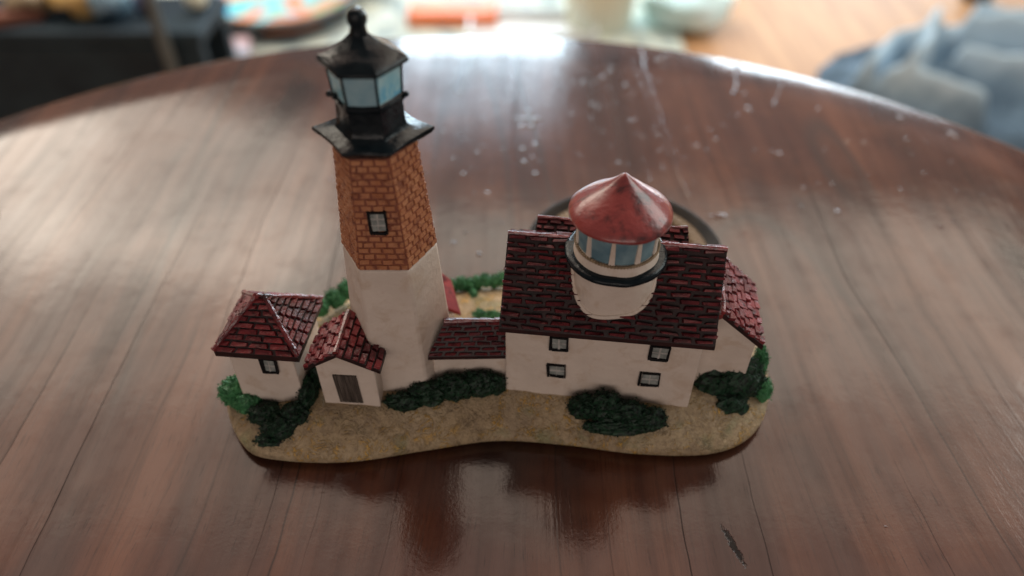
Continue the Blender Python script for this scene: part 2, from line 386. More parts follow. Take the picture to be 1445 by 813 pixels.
# ---- lighthouse tower
TX, TY = -2.31, 10.7
def hexring(s, w, d, z, dzs=0.0):
    return [(TX - w / 2, TY - d, z), (TX + w / 2, TY - d, z), (TX + s, TY, z + dzs), (TX + w / 2, TY + d, z), (TX - w / 2, TY + d, z), (TX - s, TY, z + dzs)]
def sect(z):                                     # tower section at height z
    pts = [(.4, 1.19, 1.17, 1.03), (1, 1.13, 1.12, .98), (2.6, 1.0, 1.0, .88), (4.2, .90, .90, .79), (5.4, .80, .77, .70), (6.55, .71, .64, .61)]
    for a, b in zip(pts, pts[1:]):
        if z <= b[0]:
            t = (z - a[0]) / (b[0] - a[0]); return [a[i] + (b[i] - a[i]) * t for i in (1, 2, 3)]
    return pts[-1][1:]
mb = MB(); mb.grid([hexring(*sect(z), z) for z in (.4, 1, 1.8, 2.6, 3.4, 4.19)], 'white', True, False, True)
tower = P_(mb, 'lighthouse_tower', bevel=.05, smooth=30)
mb = MB(); zs = [4.19, 4.8, 5.4, 6.0, 6.56]
mb.grid([hexring(*(q - .015 for q in sect(z)), z) for z in zs], 'joint', True, False, True)
NR = 19
for i in range(6):
    for r in range(NR):
        z0, z1 = 4.19 + (6.56 - 4.19) * r / NR, 4.19 + (6.56 - 4.19) * (r + 1) / NR
        a, b = hexring(*(q - .012 for q in sect(z0)), z0), hexring(*(q - .012 for q in sect(z1)), z1)
        j = (i + 1) % 6
        A, B, C, D = map(Vector, (a[i], a[j], b[j], b[i]))
        if r % 2:                                 # staggered course: shift by half a brick
            mb.plates(A, B, C, D, 1, .21, .026, .018, 'brick', .008, 0, .006, .6)
        else:
            f = .48; k = .105 / (B - A).length
            mb.plates(A, A.lerp(B, k), D.lerp(C, k), D, 1, .40, .026, .018, 'brick', .008, 0, .006, .6, False)
            mb.plates(A.lerp(B, k), B, C, D.lerp(C, k), 1, .21, .026, .018, 'brick', .008, 0, .006, .6, False)
P_(mb, 'brick_shaft', tower)
def window(name, parent, O, X, Z, w, h, Nn, depth=.05, nx=2, ny=2, fr=.042):
    """black frame, sunk grey pane and worn muntins; O = lower left, X/Z unit vectors, Nn outward"""
    O, X, Z, Nn = map(Vector, (O, X, Z, Nn)); mb = MB()
    def slab(u0, u1, v0, v1, n0, n1, mat):
        q = lambda n: [O + X * u0 + Z * v0 + Nn * n, O + X * u1 + Z * v0 + Nn * n, O + X * u1 + Z * v1 + Nn * n, O + X * u0 + Z * v1 + Nn * n]
        j = [Vector((rnd(-.016, .016), 0, rnd(-.016, .016))) for _ in range(4)]
        mb.hexa(q(n0), [p + e for p, e in zip(q(n1), j)], mat)
    slab(0, fr * 1.3, 0, h, -.05, depth, 'frame'); slab(w - fr * .7, w, 0, h, -.05, depth, 'frame')
    slab(fr * 1.3, w - fr * .7, 0, fr * 1.2, -.05, depth, 'frame'); slab(fr * 1.3, w - fr * .7, h - fr * .8, h, -.05, depth * .9, 'frame')
    slab(fr * 1.3, w - fr * .7, fr * 1.2, h - fr * .8, -.04, .012, 'pane')
    iw, ih = w - 2 * fr, h - 2 * fr
    for k in range(1, nx): slab(fr * 1.3 + iw * k / nx - .022, fr * 1.3 + iw * k / nx + .008, fr * 1.2, h - fr * .8, .0, .024, 'muntin')
    for k in range(1, ny): slab(fr * 1.3, w - fr * .7, fr * 1.2 + ih * k / ny - .014, fr * 1.2 + ih * k / ny + .014, .0, .022, 'muntin')
    return P_(mb, name, parent, bevel=.008)
d5 = sect(5.0)[2]; d55 = sect(5.5)[2]
zt = Vector((0, (d5 - d55) / .5, 1)).normalized()
window('window', tower, (-2.475, TY - d5 - .006, 5.0), (1, 0, 0), zt, .33, .46, (0, -1, .12), .05, 2, 3)
# gallery: flared six-pointed skirt, then the watch-room drum
mb = MB()
def hx(s, w, d, z, up=0): return hexring(s, w, d, z, up)
def fine(ring, n=5):
    out = []
    for i in range(6):
        a, b = Vector(ring[i]), Vector(ring[(i + 1) % 6])
        for k in range(n):
            t = k / n; q = a.lerp(b, t)
            out.append(q)
    return out
def scallop(ring, amp, n=5):                      # edges bow in and droop between the corners
    out = []
    for i in range(6):
        a, b = Vector(ring[i]), Vector(ring[(i + 1) % 6]); c = Vector((TX, TY, a.z))
        for k in range(n):
            t = k / n; q = a.lerp(b, t); w = 4 * t * (1 - t)
            q += (c - q).normalized() * amp * w; q.z -= amp * .3 * w
            out.append(q)
    return out
mb.grid([fine(hx(.73, .66, .63, 6.46)), scallop(hx(.98, .76, .72, 6.54, .02), .05), scallop(hx(1.03, .79, .755, 6.58, .05), .05), scallop(hx(1.02, .78, .745, 6.625, .05), .05), scallop(hx(.97, .75, .71, 6.64, .03), .04),
         fine(hx(.78, .63, .59, 6.655)), fine(hx(.64, .55, .52, 6.69)), fine(hx(.575, .52, .475, 6.76)), fine(hx(.555, .505, .46, 6.86)), fine(hx(.55, .50, .455, 7.16)), fine(hx(.60, .55, .50, 7.20)), fine(hx(.61, .55, .51, 7.26)), fine(hx(.55, .5, .46, 7.28))], 'black', True, True, True)
P_(mb, 'gallery', tower, smooth=38, disp=.02, dfr=4, bevel=.012)
mb = MB()
g0, g1 = hx(.55, .49, .47, 7.25), hx(.60, .525, .51, 7.90)
mb.face([g0[0], g0[1], g1[1], g1[0]], 'glass')
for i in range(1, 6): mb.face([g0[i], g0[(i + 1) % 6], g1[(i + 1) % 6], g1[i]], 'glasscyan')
for i in range(6):
    mb.tube([Vector(g0[i]), Vector(g0[i]).lerp(Vector(g1[i]), .5) + Vector((rnd(-.008, .008), 0, 0)), Vector(g1[i])], .023, 'black', 7)
    j = (i + 1) % 6
    mb.tube([Vector(g0[i]) + V(0, 0, .03), Vector(g0[i]).lerp(Vector(g0[j]), .5) + V(0, 0, .015), Vector(g0[j]) + V(0, 0, .03)], .038, 'black', 7)
    mb.tube([Vector(g1[i]) - V(0, 0, .03), Vector(g1[j]) - V(0, 0, .03)], .03, 'black', 7)
for i in (2, 5, 3): mb.blob(Vector(g0[i]) * 1 + (Vector(g0[i]) - V(TX, TY, g0[i][2])) * .12 + V(0, 0, .02), (.055, .055, .05), 'black', 10, 6, .3)
mb.blob(Vector(g0[5]) + V(.07, -.22, .10), (.05, .05, .07), 'black', 10, 6, .3)
P_(mb, 'lantern_room', tower, smooth=40)
mb = MB()
mb.grid([hx(.5, .44, .43, 7.80), hx(.70, .58, .60, 7.82), hx(.73, .60, .63, 7.87), hx(.70, .575, .60, 7.92), hx(.50, .41, .43, 8.02), hx(.31, .26, .27, 8.14), hx(.17, .15, .15, 8.26), hx(.13, .13, .11, 8.30)], 'black', True, True, True)
mb.lathe(TX, TY, [(.155, 8.22), (.135, 8.32), (.12, 8.38), (.125, 8.42), (.15, 8.46), (.155, 8.53), (.135, 8.60), (.085, 8.65), (.03, 8.665)], 'black', 20)
P_(mb, 'lantern_roof', tower, smooth=32, disp=.016, dfr=5, bevel=.02)

# ---- keeper house (walls and roof turned about 6.8 degrees)
HA = R(-6.8); HC, HS = math.cos(HA), math.sin(HA)
def HX(p): return Vector((-.14 + p[0] * HC - p[1] * HS, 9.85 + p[0] * HS + p[1] * HC, p[2]))
def hv(x, y, z): return HX((x, y, z))
EZ, RZ, RD = 2.77, 4.2, 1.12
mb = MB()
mb.hexa([hv(0, 0, .55), hv(3.80, 0, .55), hv(3.80, 2.3, .5), hv(0, 2.3, .5)], [hv(.01, .02, EZ + .02), hv(3.80, .02, EZ + .02), hv(3.80, 2.26, EZ), hv(.01, 2.26, EZ)], 'white')
mb.grid([[hv(.012, .03, EZ), hv(.012, RD, RZ - .18), hv(.012, 2.24, EZ)], [hv(3.79, .03, EZ), hv(3.79, RD, RZ - .18), hv(3.79, 2.24, EZ)]], 'white')
for x in (.012, 3.79): mb.face([hv(x, .03, EZ), hv(x, RD, RZ - .18), hv(x, 2.24, EZ)], 'white')
house = P_(mb, 'keeper_house', bevel=.035)
def gable_roof(name, parent, L, rows, bw, th=.11, over=.05, h=.05, mat='roof', rows2=None, ridge=True, gap=.045, jit=.012, vgap=None):
    """L: front eave left/right, ridge left/right, back eave left/right (top surface)"""
    fl, fr, rl, rr, bl, br = [Vector(p) for p in L]; dn = Vector((0, 0, -th)); mb = MB()
    mb.hexa([fl + dn, fr + dn, rr + dn, rl + dn], [fl, fr, rr, rl], 'gap')
    mb.hexa([rl + dn, rr + dn, br + dn, bl + dn], [rl, rr, br, bl], 'gap')
    mb.plates(fl, fr, rr, rl, rows, bw, gap, h, mat, jit, .2, over, vgap=vgap)
    mb.plates(br, bl, rl, rr, rows2 or rows, bw, gap, h, mat, jit, .35, over)
    if ridge:
        n = 9; pts = [rl.lerp(rr, k / n) + Vector((0, 0, .015 + rnd(-.012, .012))) for k in range(n + 1)]
        mb.tube(pts, [.042 * rnd(.6, 1.4) for _ in pts], 'ridge', 8)
    return P_(mb, name, parent)
gable_roof('roof', house, [hv(-.10, -.11, EZ + .08), hv(3.98, -.11, EZ + .08), hv(-.07, RD, RZ), hv(4.05, RD, RZ), hv(-.10, 2.4, EZ + .05), hv(3.98, 2.4, EZ + .05)], 15, .41, .10, .07, .075, gap=.055, jit=.020, vgap=.066)
gable_roof('rear_roof', house, [hv(.35, 1.3, 3.45), hv(3.52, 1.3, 3.45), hv(.42, 2.05, 3.90), hv(3.42, 2.05, 3.90), hv(.35, 3.0, 2.9), hv(3.52, 3.0, 2.9)], 7, .26, .08, .03, .04)
mb = MB(); mb.hexa([hv(.55, 2.0, .5), hv(3.3, 2.0, .5), hv(3.3, 2.85, .5), hv(.55, 2.85, .5)], [hv(.55, 2.0, 3.0), hv(3.3, 2.0, 3.0), hv(3.3, 2.85, 2.85), hv(.55, 2.85, 2.85)], 'white'); P_(mb, 'rear_wall', house)
hX, hN = (HC, HS, 0), (HS, -HC, 0)
for (x, z, w, h) in ((.88, 2.27, .37, .38), (.86, 1.48, .38, .36), (2.80, 2.24, .39, .40), (2.70, 1.46, .42, .38)):
    window('window', house, hv(x, -.005, z), hX, (rnd(-.03, .03), 0, 1), w, h, hN, .045, 2, 2, .042)
# cupola: round lantern turret rising through the roof
CX, CY = 1.93, 10.45
def drum(k, z):                                   # squarish at the foot, round under the gallery
    out = []
    for i in range(64):
        a = 2 * math.pi * i / 64; c, q = math.cos(a), math.sin(a); e = 2 / (2.9 - .9 * k)
        out.append((CX + (.765 + .005 * k) * math.copysign(abs(c) ** e, c), CY + (.71 + .06 * k) * math.copysign(abs(q) ** e, q), z))
    return out
mb = MB(); mb.grid([drum(0, 2.7), drum(0, 3.2), drum(.3, 3.7), drum(1, 4.16)], 'white', True, True, True); mb.lathe(CX, CY, [(.80, 4.2), (.775, 4.30), (.755, 4.42), (.73, 4.47)], 'white', 48)
def roofz(x, y):                                 # height of the main roof's front slope at a world point
    v = Vector((x + .14, y - 9.85, 0)); yl = -v.x * HS + v.y * HC
    return EZ + .08 + (RZ - EZ - .08) * (yl + .11) / (RD + .11)
seam = []
for i in range(31, 66):
    x, y, _ = drum(0, 3)[i % 64]; seam.append((x, y, roofz(x, y) + .06))
mb.tube(seam, .05, 'white', 8)
cup = P_(mb, 'cupola', smooth=50, disp=.012)
mb = MB(); mb.lathe(CX, CY, [(.74, 4.12), (.90, 4.10), (.945, 4.14), (.955, 4.19), (.93, 4.235), (.86, 4.25), (.76, 4.24)], 'black', 56); P_(mb, 'gallery_ring', cup, smooth=60, disp=.02, dfr=3)
mb = MB(); N = 84
for k in range(N):
    a0 = 2 * math.pi * k / N
    mb.tube([(CX + .765 * math.cos(a0 + t * .085 - .03), CY + .765 * math.sin(a0 + t * .085 - .03), 4.455 + (t - .5) * .035) for t in (0, .5, 1)], .026, 'rope', 6)
P_(mb, 'rope_trim', cup, smooth=70)
mb = MB(); mb.lathe(CX, CY, [(.725, 4.44), (.735, 4.8), (.75, 5.14)], 'teal', 48)
for k in range(10):
    a = 2 * math.pi * (k + .12) / 10; c, s = math.cos(a), math.sin(a); w = .044
    b = [(CX + .70 * c + s * w * 1.3, CY + .70 * s - c * w * 1.3, 4.44), (CX + .755 * c + s * w * 1.3, CY + .755 * s - c * w * 1.3, 4.44), (CX + .755 * c - s * w * 1.3, CY + .755 * s + c * w * 1.3, 4.44), (CX + .70 * c - s * w * 1.3, CY + .70 * s + c * w * 1.3, 4.44)]
    t = [(CX + .70 * c + s * w * .6, CY + .70 * s - c * w * .6, 5.13), (CX + .768 * c + s * w * .6, CY + .768 * s - c * w * .6, 5.13), (CX + .768 * c - s * w * .6, CY + .768 * s + c * w * .6, 5.13), (CX + .70 * c - s * w * .6, CY + .70 * s + c * w * .6, 5.13)]
    mb.hexa(b, t, 'white')
P_(mb, 'lantern_room', cup, smooth=35)
mb = MB(); mb.lathe(CX, CY, [(.60, 5.06), (.84, 5.045), (.895, 5.07)], 'gap', 64, True, False)
mb.lathe(CX, CY, [(.895, 5.07), (.93, 5.11), (.92, 5.16), (.83, 5.25), (.70, 5.36), (.56, 5.465), (.42, 5.575), (.28, 5.685), (.15, 5.80), (.07, 5.88), (.02, 5.92)], 'redflat', 64, False, True)
P_(mb, 'conical_roof', cup, smooth=70, disp=.022, dfr=1.9)

# ---- wing on the right of the house
mb = MB()
def wv(x, y, z): return hv(x + 3.9, y + .5, z)
mb.hexa([wv(-.5, .06, .5), wv(1.02, .06, .5), wv(1.02, 1.7, .5), wv(-.5, 1.7, .5)], [wv(-.5, .06, 2.45), wv(1.02, .06, 2.30), wv(1.02, 1.7, 2.30), wv(-.5, 1.7, 2.45)], 'white')
mb.grid([[wv(-.6, y, 2.40), wv(.22, y, 3.08), wv(1.02, y, 2.29)] for y in (.06, 1.7)], 'white')
mb.face([wv(-.6, .06, 2.40), wv(1.02, .06, 2.29), wv(.22, .06, 3.08)], 'white')
wing = P_(mb, 'house_wing', bevel=.03)
mb = MB(); dn = V(0, 0, -.13)
el, er, rf, rb, bl, br = wv(-.75, -.08, 2.45), wv(1.12, -.08, 2.44), wv(.21, -.08, 3.22), wv(.25, 1.75, 3.22), wv(-.75, 1.75, 2.45), wv(1.14, 1.65, 2.44)
mb.hexa([rf + dn, er + dn, br + dn, rb + dn], [rf, er, br, rb], 'gap'); mb.hexa([el + dn, rf + dn, rb + dn, bl + dn], [el, rf, rb, bl], 'redflat')
mb.plates(er, br, rb, rf, 8, .24, .03, .05, 'roofbright', .022, .25, .05)
mb.tube([rf.lerp(rb, k / 8) + V(rnd(-.02, .02), 0, .02) for k in range(9)], [.06 * rnd(.7, 1.3) for _ in range(9)], 'ridge', 8)
P_(mb, 'roof', wing)

# ---- small hut with hipped roof, far left
HT = R(-5.5); tc, ts = math.cos(HT), math.sin(HT)
def uv(x, y, z): return Vector((-4.93 + x * tc - y * ts, 10.45 + x * ts + y * tc, z))
mb = MB(); mb.hexa([uv(-.66, -.78, .35), uv(.68, -.78, .35), uv(.68, .7, .35), uv(-.66, .7, .35)], [uv(-.66, -.74, 2.2), uv(.66, -.74, 2.2), uv(.66, .7, 2.2), uv(-.66, .7, 2.2)], 'white')
hut = P_(mb, 'hip_roof_hut', bevel=.03)
mb = MB(); a, b, c, d = uv(-.84, -.86, 2.27), uv(.85, -.86, 2.27), uv(.85, .80, 2.27), uv(-.84, .80, 2.27); e0, e1 = uv(-.06, -.10, 3.08), uv(.10, -.08, 3.08); dn = V(0, 0, -.13)
mb.hexa([a + dn, b + dn, c + dn, d + dn], [a, b, c, d], 'gap')
mb.face([a, b, e1, e0], 'gap'); mb.face([b, c, e1], 'gap'); mb.face([c, d, e0, e1], 'gap'); mb.face([d, a, e0], 'gap')
mb.plates(a, b, e1, e0, 9, .42, .04, .05, 'roofbright', .012, .35, .04); mb.plates(b, c, e1, e1.lerp(e0, .05), 9, .30, .04, .05, 'roofbright', .014, .3, .04)
mb.plates(c, d, e0, e1, 8, .42, .04, .05, 'roofbright', .012, .3, .04); mb.plates(d, a, e0, e0.lerp(e1, .05), 9, .30, .04, .05, 'roofbright', .014, .3, .04)
for p, q in ((a, e0), (b, e1), (c, e1), (d, e0), (e0, e1)):
    mb.tube([p.lerp(q, k / 10) + V(0, 0, .05 + rnd(-.012, .012)) for k in range(11)], [.05 * rnd(.75, 1.25) for _ in range(11)], 'ridge', 7)
P_(mb, 'roof', hut)
window('window', hut, uv(-.02, -.775, 1.66), (tc, ts, 0), (.05, 0, 1), .33, .42, (ts, -tc, 0), .045, 2, 2, .045)

# ---- gabled shed with a door in front of the tower
HS2 = R(-4); c2_, s2_ = math.cos(HS2), math.sin(HS2)
def sv(x, y, z): return Vector((-3.30 + x * c2_ - y * s2_, 9.43 + x * s2_ + y * c2_, z))
mb = MB(); mb.hexa([sv(-.56, 0, .5), sv(.60, 0, .5), sv(.60, 1.0, .5), sv(-.56, 1.0, .5)], [sv(-.56, 0, 2.1), sv(.60, 0, 2.1), sv(.60, 1.0, 2.1), sv(-.56, 1.0, 2.1)], 'white')
mb.grid([[sv(-.56, y, 2.09), sv(-.03, y, 2.46), sv(.60, y, 2.09)] for y in (0.0, 1.0)], 'white'); mb.face([sv(-.56, 0, 2.09), sv(.60, 0, 2.09), sv(-.03, 0, 2.46)], 'white')
shed = P_(mb, 'gabled_shed', bevel=.025)
mb = MB(); dn = V(0, 0, -.10)
el, er, rf, rb, bl, br = sv(-.74, -.12, 2.16), sv(.76, -.12, 2.18), sv(-.04, -.12, 2.60), sv(-.02, .98, 2.66), sv(-.68, .95, 2.16), sv(.78, .70, 2.18)
mb.hexa([rf + dn, er + dn, br + dn, rb + dn], [rf, er, br, rb], 'gap'); mb.hexa([el + dn, rf + dn, rb + dn, bl + dn], [el, rf, rb, bl], 'gap')
mb.plates(er, br, rb, rf, 6, .26, .034, .05, 'roofbright', .014, .2, .07); mb.plates(bl, el, rf, rb, 6, .26, .034, .05, 'roofbright', .018, .2, .05)
mb.tube([rf.lerp(rb, k / 7) + V(0, 0, .03 + rnd(-.015, .02)) for k in range(8)], [.05 * rnd(.7, 1.3) for _ in range(8)], 'ridge', 7)
P_(mb, 'roof', shed)
mb = MB()
for k in range(6):
    x0 = -.22 + k * .08; mb.hexa([sv(x0, -.03, 1.02), sv(x0 + .07, -.03, 1.02), sv(x0 + .07, .03, 1.0), sv(x0, .03, 1.0)], [sv(x0 - .03, -.03 - rnd(0, .012), 1.86), sv(x0 + .042, -.03 - rnd(0, .012), 1.86), sv(x0 + .042, .03, 1.86), sv(x0 - .03, .03, 1.86)], 'door')
P_(mb, 'door', shed)

# ---- low link between tower and house, and the little roof behind the tower
mb = MB(); mb.box(-1.62, -.05, 10.0, 11.0, .5, 1.86, 'white'); link = P_(mb, 'link_building', bevel=.025)
gable_roof('roof', link, [(-1.70, 9.88, 1.88), (-.10, 9.90, 1.90), (-1.36, 10.30, 2.47), (-.10, 10.32, 2.49), (-1.36, 10.95, 1.80), (-.10, 10.95, 1.80)], 7, .30, .09, .05, .045, gap=.036, vgap=.05)
mb = MB(); mb.hexa([(-2.6, 11.45, .4), (-1.26, 11.45, .4), (-1.5, 12.45, .4), (-2.6, 12.45, .4)], [(-2.6, 11.45, 1.55), (-1.26, 11.45, 1.55), (-1.5, 12.45, 1.55), (-2.6, 12.45, 1.55)], 'white'); rs = P_(mb, 'rear_shed', bevel=.02)
mb = MB(); q = [(-2.0, 11.3, 2.25), (-1.12, 11.42, 1.58), (-1.40, 12.52, 1.58), (-2.0, 12.5, 2.25)]
mb.hexa([Vector(p) + V(0, 0, -.09) for p in q], q, 'roofdull'); q = [(-2.9, 11.3, 1.5), (-2.0, 11.3, 2.25), (-2.0, 12.5, 2.25), (-2.9, 12.5, 1.5)]; mb.hexa([Vector(p) + V(0, 0, -.09) for p in q], q, 'roofdull')
P_(mb, 'roof', rs, bevel=.02)

# ---- painted shrubs
def shrub(blobs, mat, dens=3.0, gs=.023, label=None):
    mb = MB()
    for k, (x, y, z, rx, ry, rz) in enumerate(blobs):
        mb.blob((x, y, z), (rx, ry, rz), mat, 22, 14, .30, 3.4, seed=k)
        n = int(dens * 620 * (rx * ry + ry * rz + rx * rz))
        for _ in range(n):
            d = Vector((random.gauss(0, 1), random.gauss(0, 1), random.gauss(0, 1))).normalized()
            if d.z < -.35: continue
            q = 1 + .30 * noise.noise(d * 3.4 + Vector((k * 7.1, x * 3, y * 3)))
            p = Vector((x + d.x * rx * q, y + d.y * ry * q, z + d.z * rz * q)) * 1 + Vector((rnd(-1, 1), rnd(-1, 1), rnd(-.3, 1))) * .04
            g = gs * rnd(.6, 1.35); e = Euler((rnd(0, 6), rnd(0, 6), rnd(0, 6))).to_matrix()
            c = [p + e @ Vector(w) * g for w in ((1, 0, -.4), (-.5, .87, -.4), (-.5, -.87, -.4), (0, 0, .8))]
            i = len(mb.v); mb.v += c; mi = mb.idx(mat)
            for fc in ((0, 2, 1), (0, 1, 3), (1, 2, 3), (2, 0, 3)): mb.f.append(tuple(i + w for w in fc)); mb.mi.append(mi)
    o = P_(mb, 'shrub')
    if label: o['label'] = label
    return o
shrub([(-5.92, 10.0, .62, .34, .30, .36), (-5.55, 9.72, .62, .34, .25, .26)], 'leaflight', label='bright green shrub at the left corner of the hut')
shrub([(-5.15, 9.45, .58, .38, .28, .24), (-4.75, 9.18, .50, .44, .32, .28), (-4.95, 8.98, .30, .42, .22, .20), (-4.45, 9.35, .66, .36, .28, .30), (-4.25, 9.75, .85, .22, .40, .42), (-4.12, 10.2, 1.0, .16, .4, .5)], 'leaf', label='dark green shrub between the hut and the shed')
shrub([(-2.25, 9.50, .90, .40, .20, .22), (-1.75, 9.66, 1.0, .40, .26, .30), (-1.2, 9.76, 1.06, .42, .24, .34), (-.68, 9.84, 1.08, .38, .22, .36), (-.38, 9.84, 1.06, .26, .18, .28)], 'leaf', label='dark green shrub along the low link roof')
shrub([(1.5, 9.42, .86, .34, .22, .30), (1.9, 9.36, .92, .36, .24, .44), (2.35, 9.28, .82, .42, .24, .32), (2.85, 9.18, .76, .34, .22, .26), (2.2, 9.08, .62, .7, .16, .2)], 'leaf', label='dark green shrub against the house front wall')
shrub([(4.70, 10.08, 1.05, .58, .24, .62), (4.25, 9.95, .95, .42, .30, .50), (4.75, 9.95, .90, .44, .30, .60), (4.5, 10.0, 1.2, .30, .2, .40), (4.5, 9.62, .62, .46, .26, .34), (5.12, 10.1, .8, .30, .26, .42)], 'leaf', 1.0, label='round dark green shrub at the right wing')
shrub([(5.30, 10.35, 1.0, .15, .18, .5), (5.26, 10.4, 1.35, .10, .12, .30), (5.35, 10.0, .7, .2, .2, .3)], 'leaflight', label='bright green shrub at the right corner of the wing')
shrub([(-4.55, 12.35, .85, .24, .2, .22), (-4.2, 12.6, .9, .24, .2, .24), (-3.95, 12.8, 1.0, .20, .2, .26)], 'leaflight', label='green shrub behind the tower and hut')
shrub([(-4.3, 11.25, .85, .16, .3, .3), (-4.35, 10.8, .9, .14, .22, .3)], 'leaflight', label='pale green shrub beside the hut roof')
shrub([(-1.45 + k * .2, 13.2 + .04 * k, .75 + .04 * math.sin(k * 2.1), .16, .16, .18) for k in range(7)] + [(-.95, 12.95, .7, .1, .14, .14)], 'leaflight', label='row of green shrubs on the back ridge')
shrub([(-.75, 12.2, .72, .18, .14, .16), (-.45, 12.1, .75, .22, .15, .2)], 'leaflight', label='small green shrub behind the link roof')

# ================================================================== the room behind, out of focus
FZ = -50
mb = MB(); mb.box(-500, 500, -300, 600, FZ - 4, FZ, 'floor'); tag(mb.build('floor'), kind='structure')

so = (-95, 104, FZ)
sh = tag(empty('storage_bench', so), 'low black bench with a grey post, out of focus at the upper left', 'bench')
mb = MB(); mb.box(-150, -43, 97.5, 111, -32, -30, 'dark'); mb.build('bench_top', sh, so, bevel=.4)
mb = MB(); mb.box(-149, -43.5, 98, 100, FZ, -32.1, 'dark'); mb.build('front_panel', sh, so, bevel=.4)
mb = MB(); mb.box(-149, -43.5, 108, 110, FZ, -32.1, 'dark'); mb.build('back_panel', sh, so)
mb = MB(); mb.tube([(-47.6, 96.2, FZ), (-47.6, 96.2, 0)], .85, 'post', 16); mb.build('post', sh, so, 60)
def softbox(name, c, r, mat, label, cat, amp=.35, group=None, sm=180):
    mb = MB(); mb.blob((0, 0, r[2]), r, mat, 24, 16, amp, 1.6, seed=len(label)); o = mb.build(name, None, None, sm); o.location = Vector(c) * U
    return tag(o, label, cat, group)
softbox('folded_cloth', (-61.5, 105, -30), (4.4, 4.5, 3.2), 'yellow', 'yellow crumpled cloth on the black bench', 'cloth')
softbox('folded_cloth', (-68, 104.5, -30), (3.6, 3.6, 2.2), 'brown', 'brown crumpled cloth on the bench left of the yellow one', 'cloth')
softbox('folded_cloth', (-57, 103.8, -30), (2.8, 3.6, 2.8), 'bluegrey', 'blue-grey crumpled cloth on the bench right of the yellow one', 'cloth')
softbox('ball', (-52.3, 104, -30), (1.6, 1.6, 1.6), 'indigo', 'dull blue ball on the bench beside the grey post', 'ball', 0)
softbox('ball', (-45.6, 105.5, -30), (1.7, 1.7, 1.7), 'cream', 'small cream ball to the right of the grey post', 'ball', 0)
softbox('ball', (-55.8, 130, FZ), (1.8, 1.8, 1.8), 'violet', 'violet ball low on the floor by the table edge', 'ball', 0)
mb = MB(); mb.box(-4, 4, -1.5, 1.5, 0, 1.6, 'red'); bk = mb.build('book', None, None, bevel=.2); 
bk.rotation_euler = (0, 0, R(25)); tag(bk, 'dull reddish-brown book at the far left edge', 'book')
bk.location = V(-70, 101, -30) * U

dr = tag(empty('iridescent_dish', (-47, 150, FZ)), 'round rainbow-coloured dish with dark rim on the floor behind the table', 'dish')
do = (-47, 150, FZ)
mb = MB(); mb.lathe(-47, 150, [(11.5, -49.5), (13.7, -46), (13.9, -45.4), (12.5, -46.0), (6, -46.5), (.5, -46.7)], 'iris', 48); mb.build('bowl', dr, do, 60)
mb = MB(); mb.tube([(-47 + 14.4 * math.cos(k * math.pi / 24), 150 + 14.4 * math.sin(k * math.pi / 24), -45.6) for k in range(49)], .8, 'rimgrey', 8); mb.build('rim', dr, do, 60)
mb = MB(); mb.lathe(-47, 150, [(12.5, -50), (13.8, -48)], 'rimgrey', 48); mb.build('foot_ring', dr, do, 60)
mb = MB(); mb.box(-5.5, 5.5, -4, 4, 0, 3, 'pinkcard'); o = mb.build('small_box', None, None, bevel=.3); o.location = V(-54.5, 130, FZ) * U; o.rotation_euler = (0, 0, R(12)); tag(o, 'pink and blue small box below the rainbow dish', 'box')
softbox('plastic_bag', (-32, 162, FZ), (6, 6, 5.5), 'whitep', 'white shiny plastic bag right of the rainbow dish', 'bag')
mb = MB(); mb.box(-95, 21, -42, 42, 0, .8, 'rug'); o = mb.build('rug', None, None); o.location = V(12, 174, FZ) * U; tag(o, 'grey and green mottled rug on the floor behind the table', 'rug')
mb = MB(); mb.box(-9, 9, -3.5, 3.5, 0, 3.2, 'orange'); o = mb.build('orange_box', None, None, bevel=.5); o.location = V(-12, 147, FZ) * U; tag(o, 'flat bright orange box on the floor behind the lighthouse tower', 'box')
tr = tag(empty('white_tray', (2.5, 141, FZ)), 'shallow white tray on the floor just beyond the table edge', 'tray'); to = (2.5, 141, FZ)
mb = MB(); mb.box(-8, 16, 136, 147, -49.9, -48.9, 'whitep'); mb.build('tray_bottom', tr, to, bevel=.3)
mb = MB()
for b in ((-8.6, 16.6, 135.4, 136), (-8.6, 16.6, 147, 147.6), (-8.6, -8, 136, 147), (16, 16.6, 136, 147)): mb.box(b[0], b[1], b[2], b[3], -49.9, -47, 'whitep')
mb.build('tray_rim', tr, to)
bn = tag(empty('cream_tub', (17.5, 146, FZ)), 'pale cream plastic tub with rounded lid behind the table edge', 'tub'); bo = (17.5, 146, FZ)
mb = MB(); mb.lathe(17.5, 146, [(6.5, -50), (7.3, -40), (7.2, -36)], 'cream', 32); mb.build('tub_body', bn, bo, 50)
mb = MB(); mb.lathe(17.5, 146, [(7.9, -36.5), (8.2, -35.6), (7.6, -34.6), (4, -33.9), (.5, -33.7)], 'cream', 32); mb.build('lid', bn, bo, 50)
softbox('towel', (35, 146, FZ), (9, 7, 4), 'cyan', 'pale cyan towel in a heap beside the cream tub', 'towel')

